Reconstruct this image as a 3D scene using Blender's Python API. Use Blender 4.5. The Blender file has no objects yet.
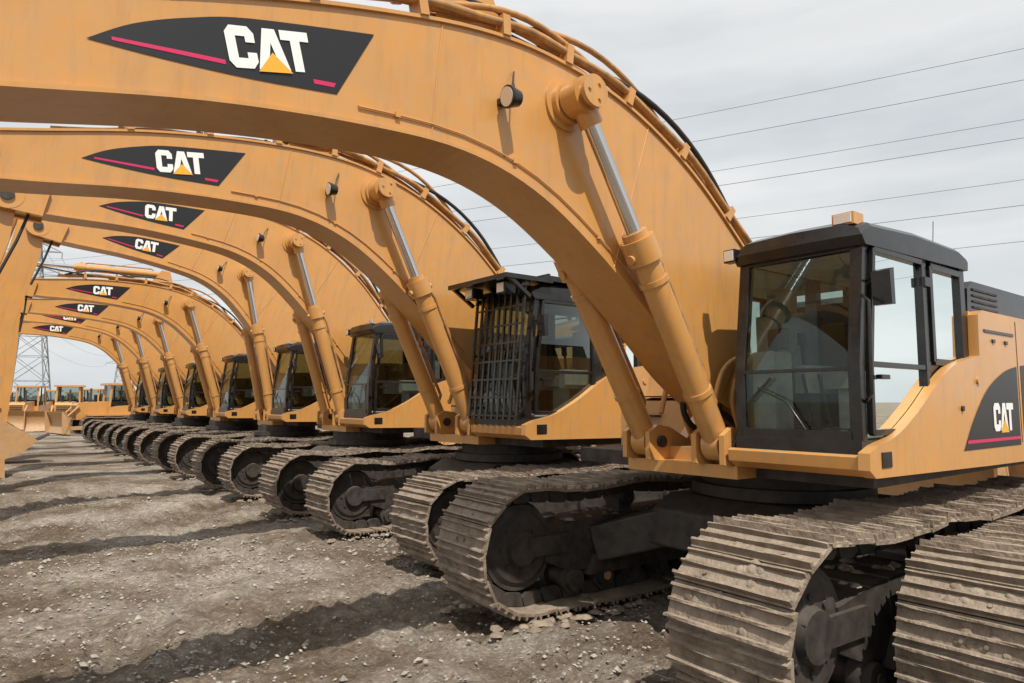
import bpy, math, random
from mathutils import Vector, Matrix, noise
random.seed(4)
S=bpy.context.scene
R=math.radians
# ---------------------------------------------------------------- materials
M={}
def nodes(name):
    m=bpy.data.materials.new(name); m.use_nodes=True
    nt=m.node_tree; nt.nodes.clear()
    o=nt.nodes.new('ShaderNodeOutputMaterial'); M[name]=m
    return m,nt,o
def pmat(name,c1,c2=None,rough=.5,metal=0,scale=3,bump=0,bscale=40,lo=.4,hi=.65,coord='Object',spec=.5,dust=None,rv=.1,vary=0,coat=0,streak=0):
    m,nt,o=nodes(name); N=nt.nodes; L=nt.links
    b=N.new('ShaderNodeBsdfPrincipled'); L.new(b.outputs[0],o.inputs[0])
    b.inputs['Metallic'].default_value=metal; b.inputs['Roughness'].default_value=rough
    b.inputs['Specular IOR Level'].default_value=spec
    b.inputs['Base Color'].default_value=(*c1,1)
    if coat: b.inputs['Coat Weight'].default_value=coat; b.inputs['Coat Roughness'].default_value=.15
    tc=N.new('ShaderNodeTexCoord')
    col=None
    if c2:
        n=N.new('ShaderNodeTexNoise'); n.inputs['Scale'].default_value=scale; n.inputs['Detail'].default_value=8; n.inputs['Roughness'].default_value=.65
        L.new(tc.outputs[coord],n.inputs['Vector'])
        r=N.new('ShaderNodeValToRGB'); r.color_ramp.elements[0].position=lo; r.color_ramp.elements[1].position=hi
        r.color_ramp.elements[0].color=(*c1,1); r.color_ramp.elements[1].color=(*c2,1)
        L.new(n.outputs[0],r.inputs[0]); col=r.outputs[0]
        mr=N.new('ShaderNodeMapRange'); mr.inputs[3].default_value=rough-rv; mr.inputs[4].default_value=min(1,rough+rv)
        L.new(n.outputs[0],mr.inputs[0]); L.new(mr.outputs[0],b.inputs['Roughness'])
    if streak:
        mp=N.new('ShaderNodeMapping'); mp.inputs['Scale'].default_value=(7,7,.9); L.new(tc.outputs[coord],mp.inputs[0])
        n4=N.new('ShaderNodeTexNoise'); n4.inputs['Scale'].default_value=1.6; n4.inputs['Detail'].default_value=6; n4.inputs['Roughness'].default_value=.7; L.new(mp.outputs[0],n4.inputs['Vector'])
        m4=N.new('ShaderNodeMapRange'); m4.inputs[1].default_value=.5; m4.inputs[2].default_value=.8; m4.inputs[3].default_value=0; m4.inputs[4].default_value=streak; L.new(n4.outputs[0],m4.inputs[0])
        x4=N.new('ShaderNodeMix'); x4.data_type='RGBA'; L.new(m4.outputs[0],x4.inputs[0]); L.new(col,x4.inputs[6]); x4.inputs[7].default_value=(.26,.17,.09,1); col=x4.outputs[2]
    if dust:
        g=N.new('ShaderNodeNewGeometry'); sx=N.new('ShaderNodeSeparateXYZ'); L.new(g.outputs['Normal'],sx.inputs[0])
        n2=N.new('ShaderNodeTexNoise'); n2.inputs['Scale'].default_value=9; n2.inputs['Detail'].default_value=9; L.new(tc.outputs[coord],n2.inputs['Vector'])
        mm=N.new('ShaderNodeMath'); mm.operation='MULTIPLY_ADD'; mm.inputs[1].default_value=dust[1]; L.new(sx.outputs[2],mm.inputs[0]); 
        m3=N.new('ShaderNodeMapRange'); m3.inputs[1].default_value=.35; m3.inputs[2].default_value=.7; m3.inputs[3].default_value=0; m3.inputs[4].default_value=dust[2]
        L.new(n2.outputs[0],m3.inputs[0]); L.new(m3.outputs[0],mm.inputs[2])
        cl=N.new('ShaderNodeClamp'); L.new(mm.outputs[0],cl.inputs[0])
        mx=N.new('ShaderNodeMix'); mx.data_type='RGBA'; L.new(cl.outputs[0],mx.inputs[0])
        if col: L.new(col,mx.inputs[6])
        else: mx.inputs[6].default_value=(*c1,1)
        mx.inputs[7].default_value=(*dust[0],1); col=mx.outputs[2]
    if vary and col:
        oi=N.new('ShaderNodeObjectInfo'); mr=N.new('ShaderNodeMapRange'); mr.inputs[3].default_value=1-vary; mr.inputs[4].default_value=1+vary; L.new(oi.outputs['Random'],mr.inputs[0])
        hs=N.new('ShaderNodeHueSaturation'); L.new(mr.outputs[0],hs.inputs['Value']); L.new(col,hs.inputs['Color']); col=hs.outputs[0]
    if col: L.new(col,b.inputs['Base Color'])
    if bump:
        n=N.new('ShaderNodeTexNoise'); n.inputs['Scale'].default_value=bscale; n.inputs['Detail'].default_value=6
        L.new(tc.outputs[coord],n.inputs['Vector'])
        bp=N.new('ShaderNodeBump'); bp.inputs['Strength'].default_value=bump; bp.inputs['Distance'].default_value=.02
        L.new(n.outputs[0],bp.inputs['Height']); L.new(bp.outputs[0],b.inputs['Normal'])
    return m
pmat('yellow',(.60,.285,.068),(.51,.238,.060),rough=.31,scale=2.2,lo=.3,hi=.75,dust=((.42,.29,.17),.14,.30),bump=.06,bscale=3,vary=.05,coat=.4,streak=.55)
pmat('yellow_dusty',(.48,.245,.08),(.37,.22,.10),rough=.6,scale=6,dust=((.38,.31,.23),.3,.45))
pmat('black',(.008,.008,.009),(.016,.015,.014),rough=.22,scale=5,dust=((.11,.095,.08),.03,.10))
pmat('dark_steel',(.016,.014,.013),(.042,.035,.03),rough=.65,scale=7,dust=((.15,.12,.095),.22,.26))
pmat('track',(.105,.075,.053),(.235,.178,.13),rough=.75,scale=5,bump=.8,bscale=30,dust=((.35,.285,.22),.33,.55),lo=.35,hi=.7)
pmat('mud',(.19,.145,.108),(.32,.262,.20),rough=.95,scale=10,bump=.6,bscale=30)
pmat('chrome',(.62,.62,.63),rough=.16,metal=1)
pmat('steel_pipe',(.50,.25,.08),(.26,.15,.07),rough=.4,scale=9)
pmat('decal_black',(.012,.012,.014),rough=.35)
pmat('white',(.78,.78,.77),rough=.4)
pmat('magenta',(.55,.015,.10),rough=.4)
pmat('decal_yellow',(.75,.38,.03),rough=.4)
pmat('seat',(.24,.24,.23),(.31,.30,.28),rough=.9,scale=20)
pmat('interior',(.46,.45,.40),(.34,.33,.30),rough=.8,scale=5)
pmat('lamp',(.75,.76,.76),rough=.12,metal=.5)
pmat('rubber',(.018,.018,.018),rough=.6)
pmat('galv',(.28,.29,.3),(.2,.21,.22),rough=.6,scale=.5)
pmat('wire',(.16,.16,.17),rough=.7)
pmat('trees',(.09,.105,.075),(.14,.15,.12),rough=1,scale=.1)
pmat('rock',(.38,.35,.30),(.20,.178,.15),rough=.95,scale=8)
def glass(name,tint,ior):
    m,nt,o=nodes(name); N=nt.nodes; L=nt.links
    tr=N.new('ShaderNodeBsdfTransparent'); tr.inputs[0].default_value=(*tint,1)
    gl=N.new('ShaderNodeBsdfGlossy'); gl.inputs['Roughness'].default_value=.012; gl.inputs[0].default_value=(.93,1,.98,1)
    fr=N.new('ShaderNodeFresnel'); fr.inputs[0].default_value=ior
    mx=N.new('ShaderNodeMixShader'); L.new(fr.outputs[0],mx.inputs[0]); L.new(tr.outputs[0],mx.inputs[1]); L.new(gl.outputs[0],mx.inputs[2]); L.new(mx.outputs[0],o.inputs[0])
glass('glass',(.72,.80,.76),1.55); glass('glass_tinted',(.42,.49,.46),1.36)
# ground
m,nt,o=nodes('ground'); N=nt.nodes; L=nt.links
b=N.new('ShaderNodeBsdfPrincipled'); L.new(b.outputs[0],o.inputs[0]); b.inputs['Roughness'].default_value=.95; b.inputs['Specular IOR Level'].default_value=.15
tc=N.new('ShaderNodeTexCoord')
def nz(sc,det=8,ro=.6):
    n=N.new('ShaderNodeTexNoise'); n.inputs['Scale'].default_value=sc; n.inputs['Detail'].default_value=det; n.inputs['Roughness'].default_value=ro
    L.new(tc.outputs['Object'],n.inputs['Vector']); return n.outputs[0]
def ramp(src,p0,c0,p1,c1):
    r=N.new('ShaderNodeValToRGB'); r.color_ramp.elements[0].position=p0; r.color_ramp.elements[1].position=p1
    r.color_ramp.elements[0].color=c0; r.color_ramp.elements[1].color=c1; L.new(src,r.inputs[0]); return r.outputs[0]
c_a=ramp(nz(.8,9,.62),.40,(.20,.157,.117,1),.60,(.39,.345,.295,1))
c_b=ramp(nz(11,10,.8),.36,(.42,.40,.38,1),.62,(1.0,1.0,1.0,1))
c_c=ramp(nz(.33,6,.6),.42,(.60,.54,.48,1),.52,(1,1,1,1))
def mul(a,b_,f):
    mx=N.new('ShaderNodeMix'); mx.data_type='RGBA'; mx.blend_type='MULTIPLY'; mx.inputs[0].default_value=f
    L.new(a,mx.inputs[6]); L.new(b_,mx.inputs[7]); return mx.outputs[2]
vo=N.new('ShaderNodeTexVoronoi'); vo.inputs['Scale'].default_value=38; L.new(tc.outputs['Object'],vo.inputs['Vector'])
st=ramp(vo.outputs['Color'],.5,(1,1,1,1),.95,(1.7,1.68,1.62,1))
L.new(mul(mul(mul(c_a,c_b,.8),c_c,.8),st,.8),b.inputs['Base Color'])
ad=N.new('ShaderNodeMath'); ad.operation='MULTIPLY_ADD'; ad.inputs[1].default_value=.5; L.new(nz(30,8,.7),ad.inputs[0]); L.new(nz(5,6,.6),ad.inputs[2])
bp=N.new('ShaderNodeBump'); bp.inputs['Strength'].default_value=1; bp.inputs['Distance'].default_value=.09
L.new(ad.outputs[0],bp.inputs['Height']); L.new(bp.outputs[0],b.inputs['Normal'])
# ---------------------------------------------------------------- mesh builder
class MB:
    def __init__(s): s.v=[];s.f=[];s.m=[];s.sm=[];s.mats=[]
    def mi(s,mat):
        if mat not in s.mats: s.mats.append(mat)
        return s.mats.index(mat)
    def add(s,vs,fs,mat,smooth=False):
        o=len(s.v); s.v+= [tuple(v) for v in vs]; k=s.mi(mat)
        for f in fs: s.f.append([i+o for i in f]); s.m.append(k); s.sm.append(smooth)
    def box(s,a,b,mat,M4=None):
        x0,y0,z0=a;x1,y1,z1=b
        vs=[Vector(p) for p in ((x0,y0,z0),(x1,y0,z0),(x1,y1,z0),(x0,y1,z0),(x0,y0,z1),(x1,y0,z1),(x1,y1,z1),(x0,y1,z1))]
        if M4: vs=[M4@v for v in vs]
        s.add(vs,[(0,3,2,1),(4,5,6,7),(0,1,5,4),(1,2,6,5),(2,3,7,6),(3,0,4,7)],mat)
    def cyl(s,p0,p1,r0,mat,r1=None,n=20,cap=True,smooth=True):
        p0=Vector(p0);p1=Vector(p1); r1=r0 if r1 is None else r1
        d=(p1-p0).normalized(); u=d.orthogonal().normalized(); w=d.cross(u)
        vs=[]
        for p,r in ((p0,r0),(p1,r1)):
            for i in range(n):
                a=2*math.pi*i/n; vs.append(p+u*math.cos(a)*r+w*math.sin(a)*r)
        s.add(vs,[(i,(i+1)%n,n+(i+1)%n,n+i) for i in range(n)],mat,smooth)
        if cap: s.add(vs,[tuple(reversed(range(n))),tuple(range(n,2*n))],mat)
    def beam(s,p0,p1,w,h,mat,up=(0,0,1)):
        p0=Vector(p0);p1=Vector(p1); d=(p1-p0).normalized(); u=Vector(up).cross(d)
        if u.length<.01: u=Vector((0,1,0)).cross(d)
        u.normalize(); v=d.cross(u)
        vs=[]
        for p in(p0,p1):
            for a,b in((-1,-1),(1,-1),(1,1),(-1,1)): vs.append(p+u*a*w/2+v*b*h/2)
        s.add(vs,[(0,3,2,1),(4,5,6,7),(0,1,5,4),(1,2,6,5),(2,3,7,6),(3,0,4,7)],mat)
    def prism(s,poly,y0,y1,mat,smooth=False):
        n=len(poly)
        vs=[(x,y0,z) for x,z in poly]+[(x,y1,z) for x,z in poly]
        s.add(vs,[(i,(i+1)%n,n+(i+1)%n,n+i) for i in range(n)],mat,smooth)
        s.add(vs,[tuple(reversed(range(n))),tuple(range(n,2*n))],mat)
    def tube(s,pts,r,mat,n=8):
        pts=[Vector(p) for p in pts]; rings=[]
        for i,p in enumerate(pts):
            d=(pts[min(i+1,len(pts)-1)]-pts[max(i-1,0)]).normalized()
            u=d.cross(Vector((0,1,0))); 
            if u.length<.05: u=d.cross(Vector((1,0,0)))
            u.normalize(); w=d.cross(u)
            rings.append([p+u*math.cos(2*math.pi*k/n)*r+w*math.sin(2*math.pi*k/n)*r for k in range(n)])
        vs=[v for g in rings for v in g]; fs=[]
        for i in range(len(pts)-1):
            for k in range(n): fs.append((i*n+k,i*n+(k+1)%n,(i+1)*n+(k+1)%n,(i+1)*n+k))
        s.add(vs,fs,mat,True)
    def lump(s,c,u,v,n,r,mat,rg):
        c=Vector(c); vs=[]
        K=7
        for i in range(K):
            a=2*math.pi*i/K; q=rg.uniform(.7,1.2); vs.append(c+u*math.cos(a)*r*q+v*math.sin(a)*r*q)
        for i in range(K):
            a=2*math.pi*i/K; q=rg.uniform(.4,.75); vs.append(c+u*math.cos(a)*r*q+v*math.sin(a)*r*q+n*r*rg.uniform(.25,.5))
        vs.append(c+n*r*rg.uniform(.35,.6))
        fs=[(i,(i+1)%K,K+(i+1)%K,K+i) for i in range(K)]+[(K+i,K+(i+1)%K,2*K) for i in range(K)]
        s.add(vs,fs,mat,True)
    def mesh(s,name):
        me=bpy.data.meshes.new(name); me.from_pydata(s.v,[],s.f)
        for k in s.mats: me.materials.append(M[k])
        me.polygons.foreach_set('material_index',s.m); me.polygons.foreach_set('use_smooth',s.sm); me.update(); return me
def obj(name,me,parent=None,bevel=0,loc=None,rot=None,scale=None):
    o=bpy.data.objects.new(name,me); S.collection.objects.link(o)
    if parent: o.parent=parent
    if bevel:
        b=o.modifiers.new('b','BEVEL'); b.width=bevel; b.segments=2; b.limit_method='ANGLE'; b.angle_limit=R(50); b.harden_normals=False
    if loc: o.location=loc
    if rot: o.rotation_euler=rot
    if scale: o.scale=scale
    return o
def empty(name,parent=None,loc=(0,0,0),rz=0,sc=(1,1,1)):
    e=obj(name,None,parent,loc=loc,rot=(0,0,rz),scale=sc); e.empty_display_size=.3; return e
def cr(pts,n):
    out=[]
    for i in range(len(pts)-1):
        p0=Vector(pts[max(i-1,0)]);p1=Vector(pts[i]);p2=Vector(pts[i+1]);p3=Vector(pts[min(i+2,len(pts)-1)])
        for k in range(n):
            t=k/n; out.append(.5*((2*p1)+(p2-p0)*t+(2*p0-5*p1+4*p2-p3)*t*t+(3*p1-p0-3*p2+p3)*t**3))
    out.append(Vector(pts[-1])); return out
# ---------------------------------------------------------------- track
def track_path():
    pts=[]
    for i in range(41): pts.append((-2+4*i/40,.06))
    for i in range(1,24):
        a=-math.pi/2+math.pi*i/24; pts.append((2+.5*math.cos(a),.56+.5*math.sin(a)))
    for i in range(61):
        x=2-4*i/60; pts.append((x,1.06-.045*abs(math.sin((x+.6)/1.3*math.pi))*(1 if abs(x)<1.95 else 0)))
    for i in range(1,24):
        a=math.pi/2+math.pi*i/24; pts.append((-2+.5*math.cos(a),.56+.5*math.sin(a)))
    pts.append(pts[0]); return pts
def make_track(seed=3):
    mb=MB(); P=track_path(); seg=[0]
    for i in range(len(P)-1): seg.append(seg[-1]+math.dist(P[i],P[i+1]))
    T=seg[-1]; n=52; p=T/n
    def at(s):
        s%=T
        for i in range(len(P)-1):
            if seg[i+1]>=s:
                t=(s-seg[i])/(seg[i+1]-seg[i]); return Vector((P[i][0]+(P[i+1][0]-P[i][0])*t,P[i][1]+(P[i+1][1]-P[i][1])*t))
    rnd=random.Random(seed)
    prof=[(-.5,-.008),(-.52,.012),(-.47,.014),(-.455,.054),(-.385,.052),(-.35,.014),(-.06,.014),(-.035,.042),(.025,.042),(.05,.014),(.3,.014),(.325,.044),(.385,.042),(.42,.012),(.47,.004),(.47,-.012)]
    for k in range(n):
        a=at((k-.5)*p); b=at((k+.5)*p); c=(a+b)/2; t=(b-a).normalized(); nn=Vector((t.y,-t.x))
        j=rnd.uniform(-.006,.006); tilt=rnd.uniform(-.02,.02)
        poly=[]
        for u,v in prof:
            q=c+t*(u*p)+nn*(v+j+u*tilt); poly.append((q.x,q.y))
        ys=[-.4+rnd.uniform(-.008,.008),-.3,-.2,-.1,0,.1,.2,.3,.4+rnd.uniform(-.008,.008)]; vs=[]; K=len(prof)
        for yi,y in enumerate(ys):
            for (x,z),(u,v) in zip(poly,prof):
                w=rnd.uniform(-.008,.003) if v>.03 else 0
                vs.append((x+nn.x*w,y,z+nn.y*w))
        fs=[]; Y=len(ys)
        for yi in range(Y-1):
            for i in range(K): fs.append((yi*K+i,yi*K+(i+1)%K,(yi+1)*K+(i+1)%K,(yi+1)*K+i))
        fs.append(tuple(reversed(range(K)))); fs.append(tuple(range((Y-1)*K,Y*K))); mb.add(vs,fs,'track')
        for yy in(-.13,.13):
            q=[c+t*(u*p)+nn*v for u,v in((-.5,-.015),(.42,-.015),(.5,-.09),(.3,-.125),(-.3,-.125),(-.42,-.08))]
            mb.prism([(w.x,w.y) for w in q],yy-.035,yy+.035,'dark_steel')
        for yy in(-.2,-.06,.06,.2):
            if rnd.random()<.4:
                u=-.2; q=c+t*(u*p)+nn*.012; q2=c+t*(u*p)+nn*.026
                mb.cyl((q.x,yy,q.y),(q2.x,yy,q2.y),.012,'track',n=6,smooth=False)
        T3=Vector((t.x,0,t.y)); N3=Vector((nn.x,0,nn.y))
        cy=rnd.uniform(-.35,.35)
        for _ in range(rnd.randint(8,24)):
            y=max(-.38,min(.38,cy+rnd.gauss(0,.16))); u=rnd.choice((-.2,.17))+rnd.uniform(-.1,.1)
            q=c+t*(u*p)+nn*.004; mb.lump((q.x,y,q.y),T3,Vector((0,1,0)),N3*.7,rnd.uniform(.012,.05),'mud',rnd)
    def wheel(x,z,r,w,mat,hub=.16):
        mb.cyl((x,-w/2,z),(x,w/2,z),r*.9,mat,n=36); mb.cyl((x,-.05,z),(x,.05,z),r,mat,n=36)
        for sgn in(1,-1):
            mb.cyl((x,sgn*w/2,z),(x,sgn*(w/2+.03),z),r*.82,mat,r*.72,n=36)
            mb.cyl((x,sgn*w/2,z),(x,sgn*(w/2+.09),z),hub,mat,hub*.85,n=20)
            for i in range(8):
                a=i*math.pi/4; cx=x+math.cos(a)*r*.5; cz=z+math.sin(a)*r*.5
                mb.cyl((cx,sgn*(w/2+.03),cz),(cx,sgn*(w/2+.045),cz),.02,'dark_steel',n=6)
    wheel(2,.56,.39,.3,'dark_steel')
    poly=[]
    for i in range(22):
        for da,r in((-.3,.36),(-.12,.42),(.12,.42),(.3,.36)):
            a=2*math.pi*(i+da*1.1)/22; poly.append((-2+math.cos(a)*r,.56+math.sin(a)*r))
    mb.prism(poly,-.04,.04,'dark_steel'); mb.cyl((-2,-.25,.56),(-2,.28,.56),.27,'dark_steel',n=30); mb.cyl((-2,.28,.56),(-2,.33,.56),.2,'dark_steel',n=24)
    for i in range(9):
        x=-1.45+i*.36; mb.cyl((x,-.24,.225),(x,.24,.225),.09,'dark_steel'); 
        for y in(-.19,.1): mb.cyl((x,y,.225),(x,y+.09,.225),.125,'dark_steel')
        for y in(-.262,.25): mb.cyl((x,y,.225),(x,y+.012,.225),.04,'yellow_dusty' if i%3==1 else 'dark_steel',n=10)
    for x in(-.7,.7): mb.cyl((x,-.16,.88),(x,.16,.88),.075,'dark_steel')
    mb.prism([(-1.75,.3),(1.45,.3),(1.75,.42),(1.75,.66),(1.3,.74),(-1.3,.78),(-1.75,.7)],-.2,.2,'dark_steel')
    mb.prism([(-1.3,.26),(1.3,.26),(1.2,.42),(-1.2,.42)],-.27,.27,'dark_steel')
    for y in(-.235,.2): mb.box((1.5,y,.48),(2.12,y+.035,.64),'dark_steel')
    for x in(-.9,0,.9): mb.box((x-.03,.2,.42),(x+.03,.27,.74),'dark_steel')
    for x in(-.7,.7): mb.box((x-.08,-.1,.76),(x+.08,.1,.86),'dark_steel')
    for _ in range(60):
        x=rnd.uniform(-1.7,1.7); y=rnd.uniform(-.22,.22); mb.lump((x,y,.745),Vector((1,0,0)),Vector((0,1,0)),Vector((0,0,1)),rnd.uniform(.03,.06),'mud',rnd)
    for _ in range(160):
        s_=rnd.choice((-1,1)); x=rnd.uniform(-2.1,2.45); mb.lump((x,s_*rnd.gauss(.43,.05),-.01),Vector((1,0,0)),Vector((0,1,0)),Vector((0,0,1)),rnd.uniform(.02,.07),'mud',rnd)
    return mb.mesh('track')
TRACKS=[make_track(3),make_track(8),make_track(21)]
TRACK=TRACKS[0]
def make_carbody():
    mb=MB()
    mb.prism([(-1.05,.62),(1.05,.62),(1.0,.95),(.75,1.08),(-.75,1.08),(-1.0,.95)],-.7,.7,'dark_steel')
    for sx in(1,-1):
        for sy in(1,-1):
            mb.beam((sx*.7,sy*.55,.82),(sx*1.15,sy*1.3,.56),.42,.34,'dark_steel')
    mb.cyl((0,0,1.05),(0,0,1.36),.72,'dark_steel',n=48); mb.cyl((0,0,1.1),(0,0,1.2),.82,'dark_steel',n=48)
    return mb.mesh('carbody')
CARBODY=make_carbody()
# ---------------------------------------------------------------- lettering
def letters(mb,org,t,n,y,h,mat='white'):
    C=[(.85,.62),(.85,.84),(.69,1),(.16,1),(0,.84),(0,.16),(.16,0),(.69,0),(.85,.16),(.85,.38),(.57,.38),(.57,.24),(.29,.24),(.29,.76),(.57,.76),(.57,.62)]
    A=[(0.0,0),(.30,1),(.68,1),(.98,0),(.69,0),(.49,.66),(.29,0)]
    T=[(0,1),(.9,1),(.9,.76),(.6,.76),(.6,0),(.3,0),(.3,.76),(0,.76)]
    def put(poly,ox,yy,mat):
        vs=[]
        for a,b in poly:
            s=(a+ox)*h*.84; q=b*h*1.05; vs.append((org[0]+t[0]*s+n[0]*q,yy,org[1]+t[1]*s+n[1]*q))
        mb.add(vs,[tuple(range(len(vs)))],mat)
    put(C,0,y,mat); put(A,.84,y,mat); put(T,1.66,y,mat)
    put([(-.04,-.06),(.49,.42),(1.02,-.06)],.84,y+.003,'decal_yellow')
# ---------------------------------------------------------------- boom
BP=[((-.22,2.0),(.02,1.62)),((.1,2.75),(.62,1.72)),((.75,3.42),(1.35,2.08)),((1.45,3.94),(1.97,2.58)),((2.2,4.27),(2.6,3.05)),((2.94,4.39),(3.15,3.36)),((3.6,4.36),(3.72,3.50)),((4.4,4.17),(4.4,3.49)),((5.2,3.92),(5.2,3.40)),((6,3.64),(6,3.24)),((6.55,3.46),(6.6,3.13))]
FOOT=Vector((0,1.85))
PIN=Vector((2.86,4.0))
HW=.205
def make_boom(slim):
    bp=[]
    ks=[1,.6,0,0,0,0,0,.35,.8,1,1]
    for (t,b_),w in zip(BP,ks):
        t=Vector(t);b_=Vector(b_); d=t-b_
        if slim: mid=(t+b_)/2; t=mid+d*.5*(.66+.34*w)+Vector((0,.03)); b_=mid-d*.5*(.92+.08*w)+Vector((0,.0))
        else: t=t-d*.09*(1-w)
        bp.append((t,b_))
    mb=MB(); top=cr([p[0] for p in bp],6); bot=cr([p[1] for p in bp],6)
    top=[p-FOOT for p in top]; bot=[p-FOOT for p in bot]; n=len(top)
    for y in(HW,-HW):
        vs=[(p.x,y,p.y) for p in top]+[(p.x,y,p.y) for p in bot]
        mb.add(vs,[(i,i+1,n+i+1,n+i) for i in range(n-1)],'yellow')
    for P,sg in((top,1),(bot,-1)):
        vs=[]; w=HW+.02
        for i,p in enumerate(P):
            d=(P[min(i+1,n-1)]-P[max(i-1,0)]).normalized(); nn=Vector((-d.y,d.x))*sg
            for y,o in((-w,0),(w,0),(w,.022),(-w,.022)): vs.append((p.x+nn.x*o,y,p.y+nn.y*o))
        fs=[]
        for i in range(n-1):
            for k in range(4): fs.append((4*i+k,4*i+(k+1)%4,4*i+4+(k+1)%4,4*i+4+k))
        mb.add(vs,fs,'yellow')
    for i in(0,-1):
        e=[(top[i].x,-HW,top[i].y),(top[i].x,HW,top[i].y),(bot[i].x,HW,bot[i].y),(bot[i].x,-HW,bot[i].y)]; mb.add(e,[(0,1,2,3)],'yellow')
    mb.cyl((0,-.4,0),(0,.4,0),.2,'yellow',n=28)
    tip=Vector((6.72,3.27))-FOOT
    for y in(-.275,.155):
        mb.cyl((tip.x,y,tip.y),(tip.x,y+.12,tip.y),.2,'yellow',n=28)
        mb.prism([(tip.x-.45,tip.y-.15),(tip.x+.02,tip.y-.2),(tip.x+.02,tip.y+.2),(tip.x-.45,tip.y+.22)],y+.005,y+.115,'yellow')
    mb.cyl((tip.x,-.31,tip.y),(tip.x,.31,tip.y),.085,'dark_steel',n=16)
    pn=PIN-FOOT
    mb.cyl((pn.x,-.27,pn.y),(pn.x,.27,pn.y),.145,'yellow',n=32); mb.cyl((pn.x,-.225,pn.y),(pn.x,.225,pn.y),.185,'yellow',n=32)
    mb.cyl((pn.x,-.48,pn.y),(pn.x,.48,pn.y),.08,'yellow',n=24)
    for y in(.48,-.51): mb.cyl((pn.x,y,pn.y),(pn.x,y+.03,pn.y),.11,'yellow',n=24)
    for k in range(3):
        a=k*2.1; mb.cyl((pn.x+.06*math.cos(a),.51,pn.y+.06*math.sin(a)),(pn.x+.06*math.cos(a),.522,pn.y+.06*math.sin(a)),.012,'yellow',n=6)
    for i in(22,38):
        mb.tube([(top[i].x,HW+.001,top[i].y),(bot[i].x,HW+.001,bot[i].y)],.006,'yellow',n=6)
    for y in(-.14,.1):
        mb.prism([(3.25,4.2-1.85),(3.95,4.1-1.85),(3.72,4.72-1.85),(3.5,4.74-1.85)],y,y+.04,'yellow')
    def off(P,i,o):
        d=(P[min(i+1,n-1)]-P[max(i-1,0)]).normalized(); return P[i]+Vector((-d.y,d.x))*o
    for y,o,i0,i1,r in((.21,.11,6,46,.026),(.145,.13,6,54,.026),(.09,.11,10,40,.02),(-.145,.13,8,54,.026),(-.21,.11,8,46,.026)):
        pts=[(off(top,i,o+.010*math.sin(i*.9+y*20)).x,y,off(top,i,o+.010*math.sin(i*.9+y*20)).y) for i in range(i0,i1)]
        mb.tube(pts,r,'steel_pipe')
    for y,i0,i1,hh,r,mt in((.2,14,27,.10,.022,'rubber'),(.16,20,34,.15,.022,'steel_pipe'),(.19,27,39,.09,.022,'steel_pipe'),(.12,30,45,.12,.026,'rubber'),(-.17,22,40,.12,.024,'steel_pipe'),(.2,41,53,.13,.022,'rubber'),(-.12,8,20,.13,.024,'rubber')):
        pts=[(off(top,i,.12+hh*math.sin((i-i0)/(i1-1-i0)*math.pi)).x,y,off(top,i,.12+hh*math.sin((i-i0)/(i1-1-i0)*math.pi)).y) for i in range(i0,i1)]
        mb.tube(pts,r,mt)
    for i in range(9,54,5):
        q=off(top,i,.02); q2=off(top,i,.155); 
        for y in(.178,-.178): mb.beam((q.x,y,q.y),(q2.x,y,q2.y),.12,.06,'yellow'); mb.cyl((q2.x,y,q2.y),(off(top,i,.18).x,y,off(top,i,.18).y),.02,'dark_steel',n=6)
    pts=[(off(bot,i,.08).x,HW+.01,off(bot,i,.08).y) for i in range(14,44,2)]
    mb.tube(pts,.006,'yellow',n=6)
    for i in(16,24,32,40): q=off(bot,i,.08); mb.box((q.x-.015,HW,q.y-.015),(q.x+.015,HW+.02,q.y+.015),'yellow')
    mb.tube([(5.2,.2,2.18),(5.8,.24,2.1),(6.3,.24,2.05),(6.8,.2,1.95),(7.0,.16,1.6)],.02,'rubber')
    return mb.mesh('boom')
BOOM1=make_boom(False); BOOM2=make_boom(True)
def make_boomlamp():
    mb=MB(); x,z=3.42,3.86-1.85
    mb.box((x-.03,HW,z-.02),(x+.03,.28,z+.02),'black')
    mb.cyl((x-.045,.33,z),(x+.03,.33,z-.008),.05,'black',.07,n=20); mb.cyl((x+.03,.33,z-.008),(x+.045,.33,z-.01),.072,'black',n=20); mb.cyl((x+.045,.33,z-.01),(x+.05,.33,z-.011),.06,'lamp',n=20)
    mb.tube([(x-.03,.32,z+.04),(x-.06,.26,z+.14),(x-.1,HW+.01,z+.24)],.006,'rubber',n=6)
    return mb.mesh('work_light')
BLAMP=make_boomlamp()
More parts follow.
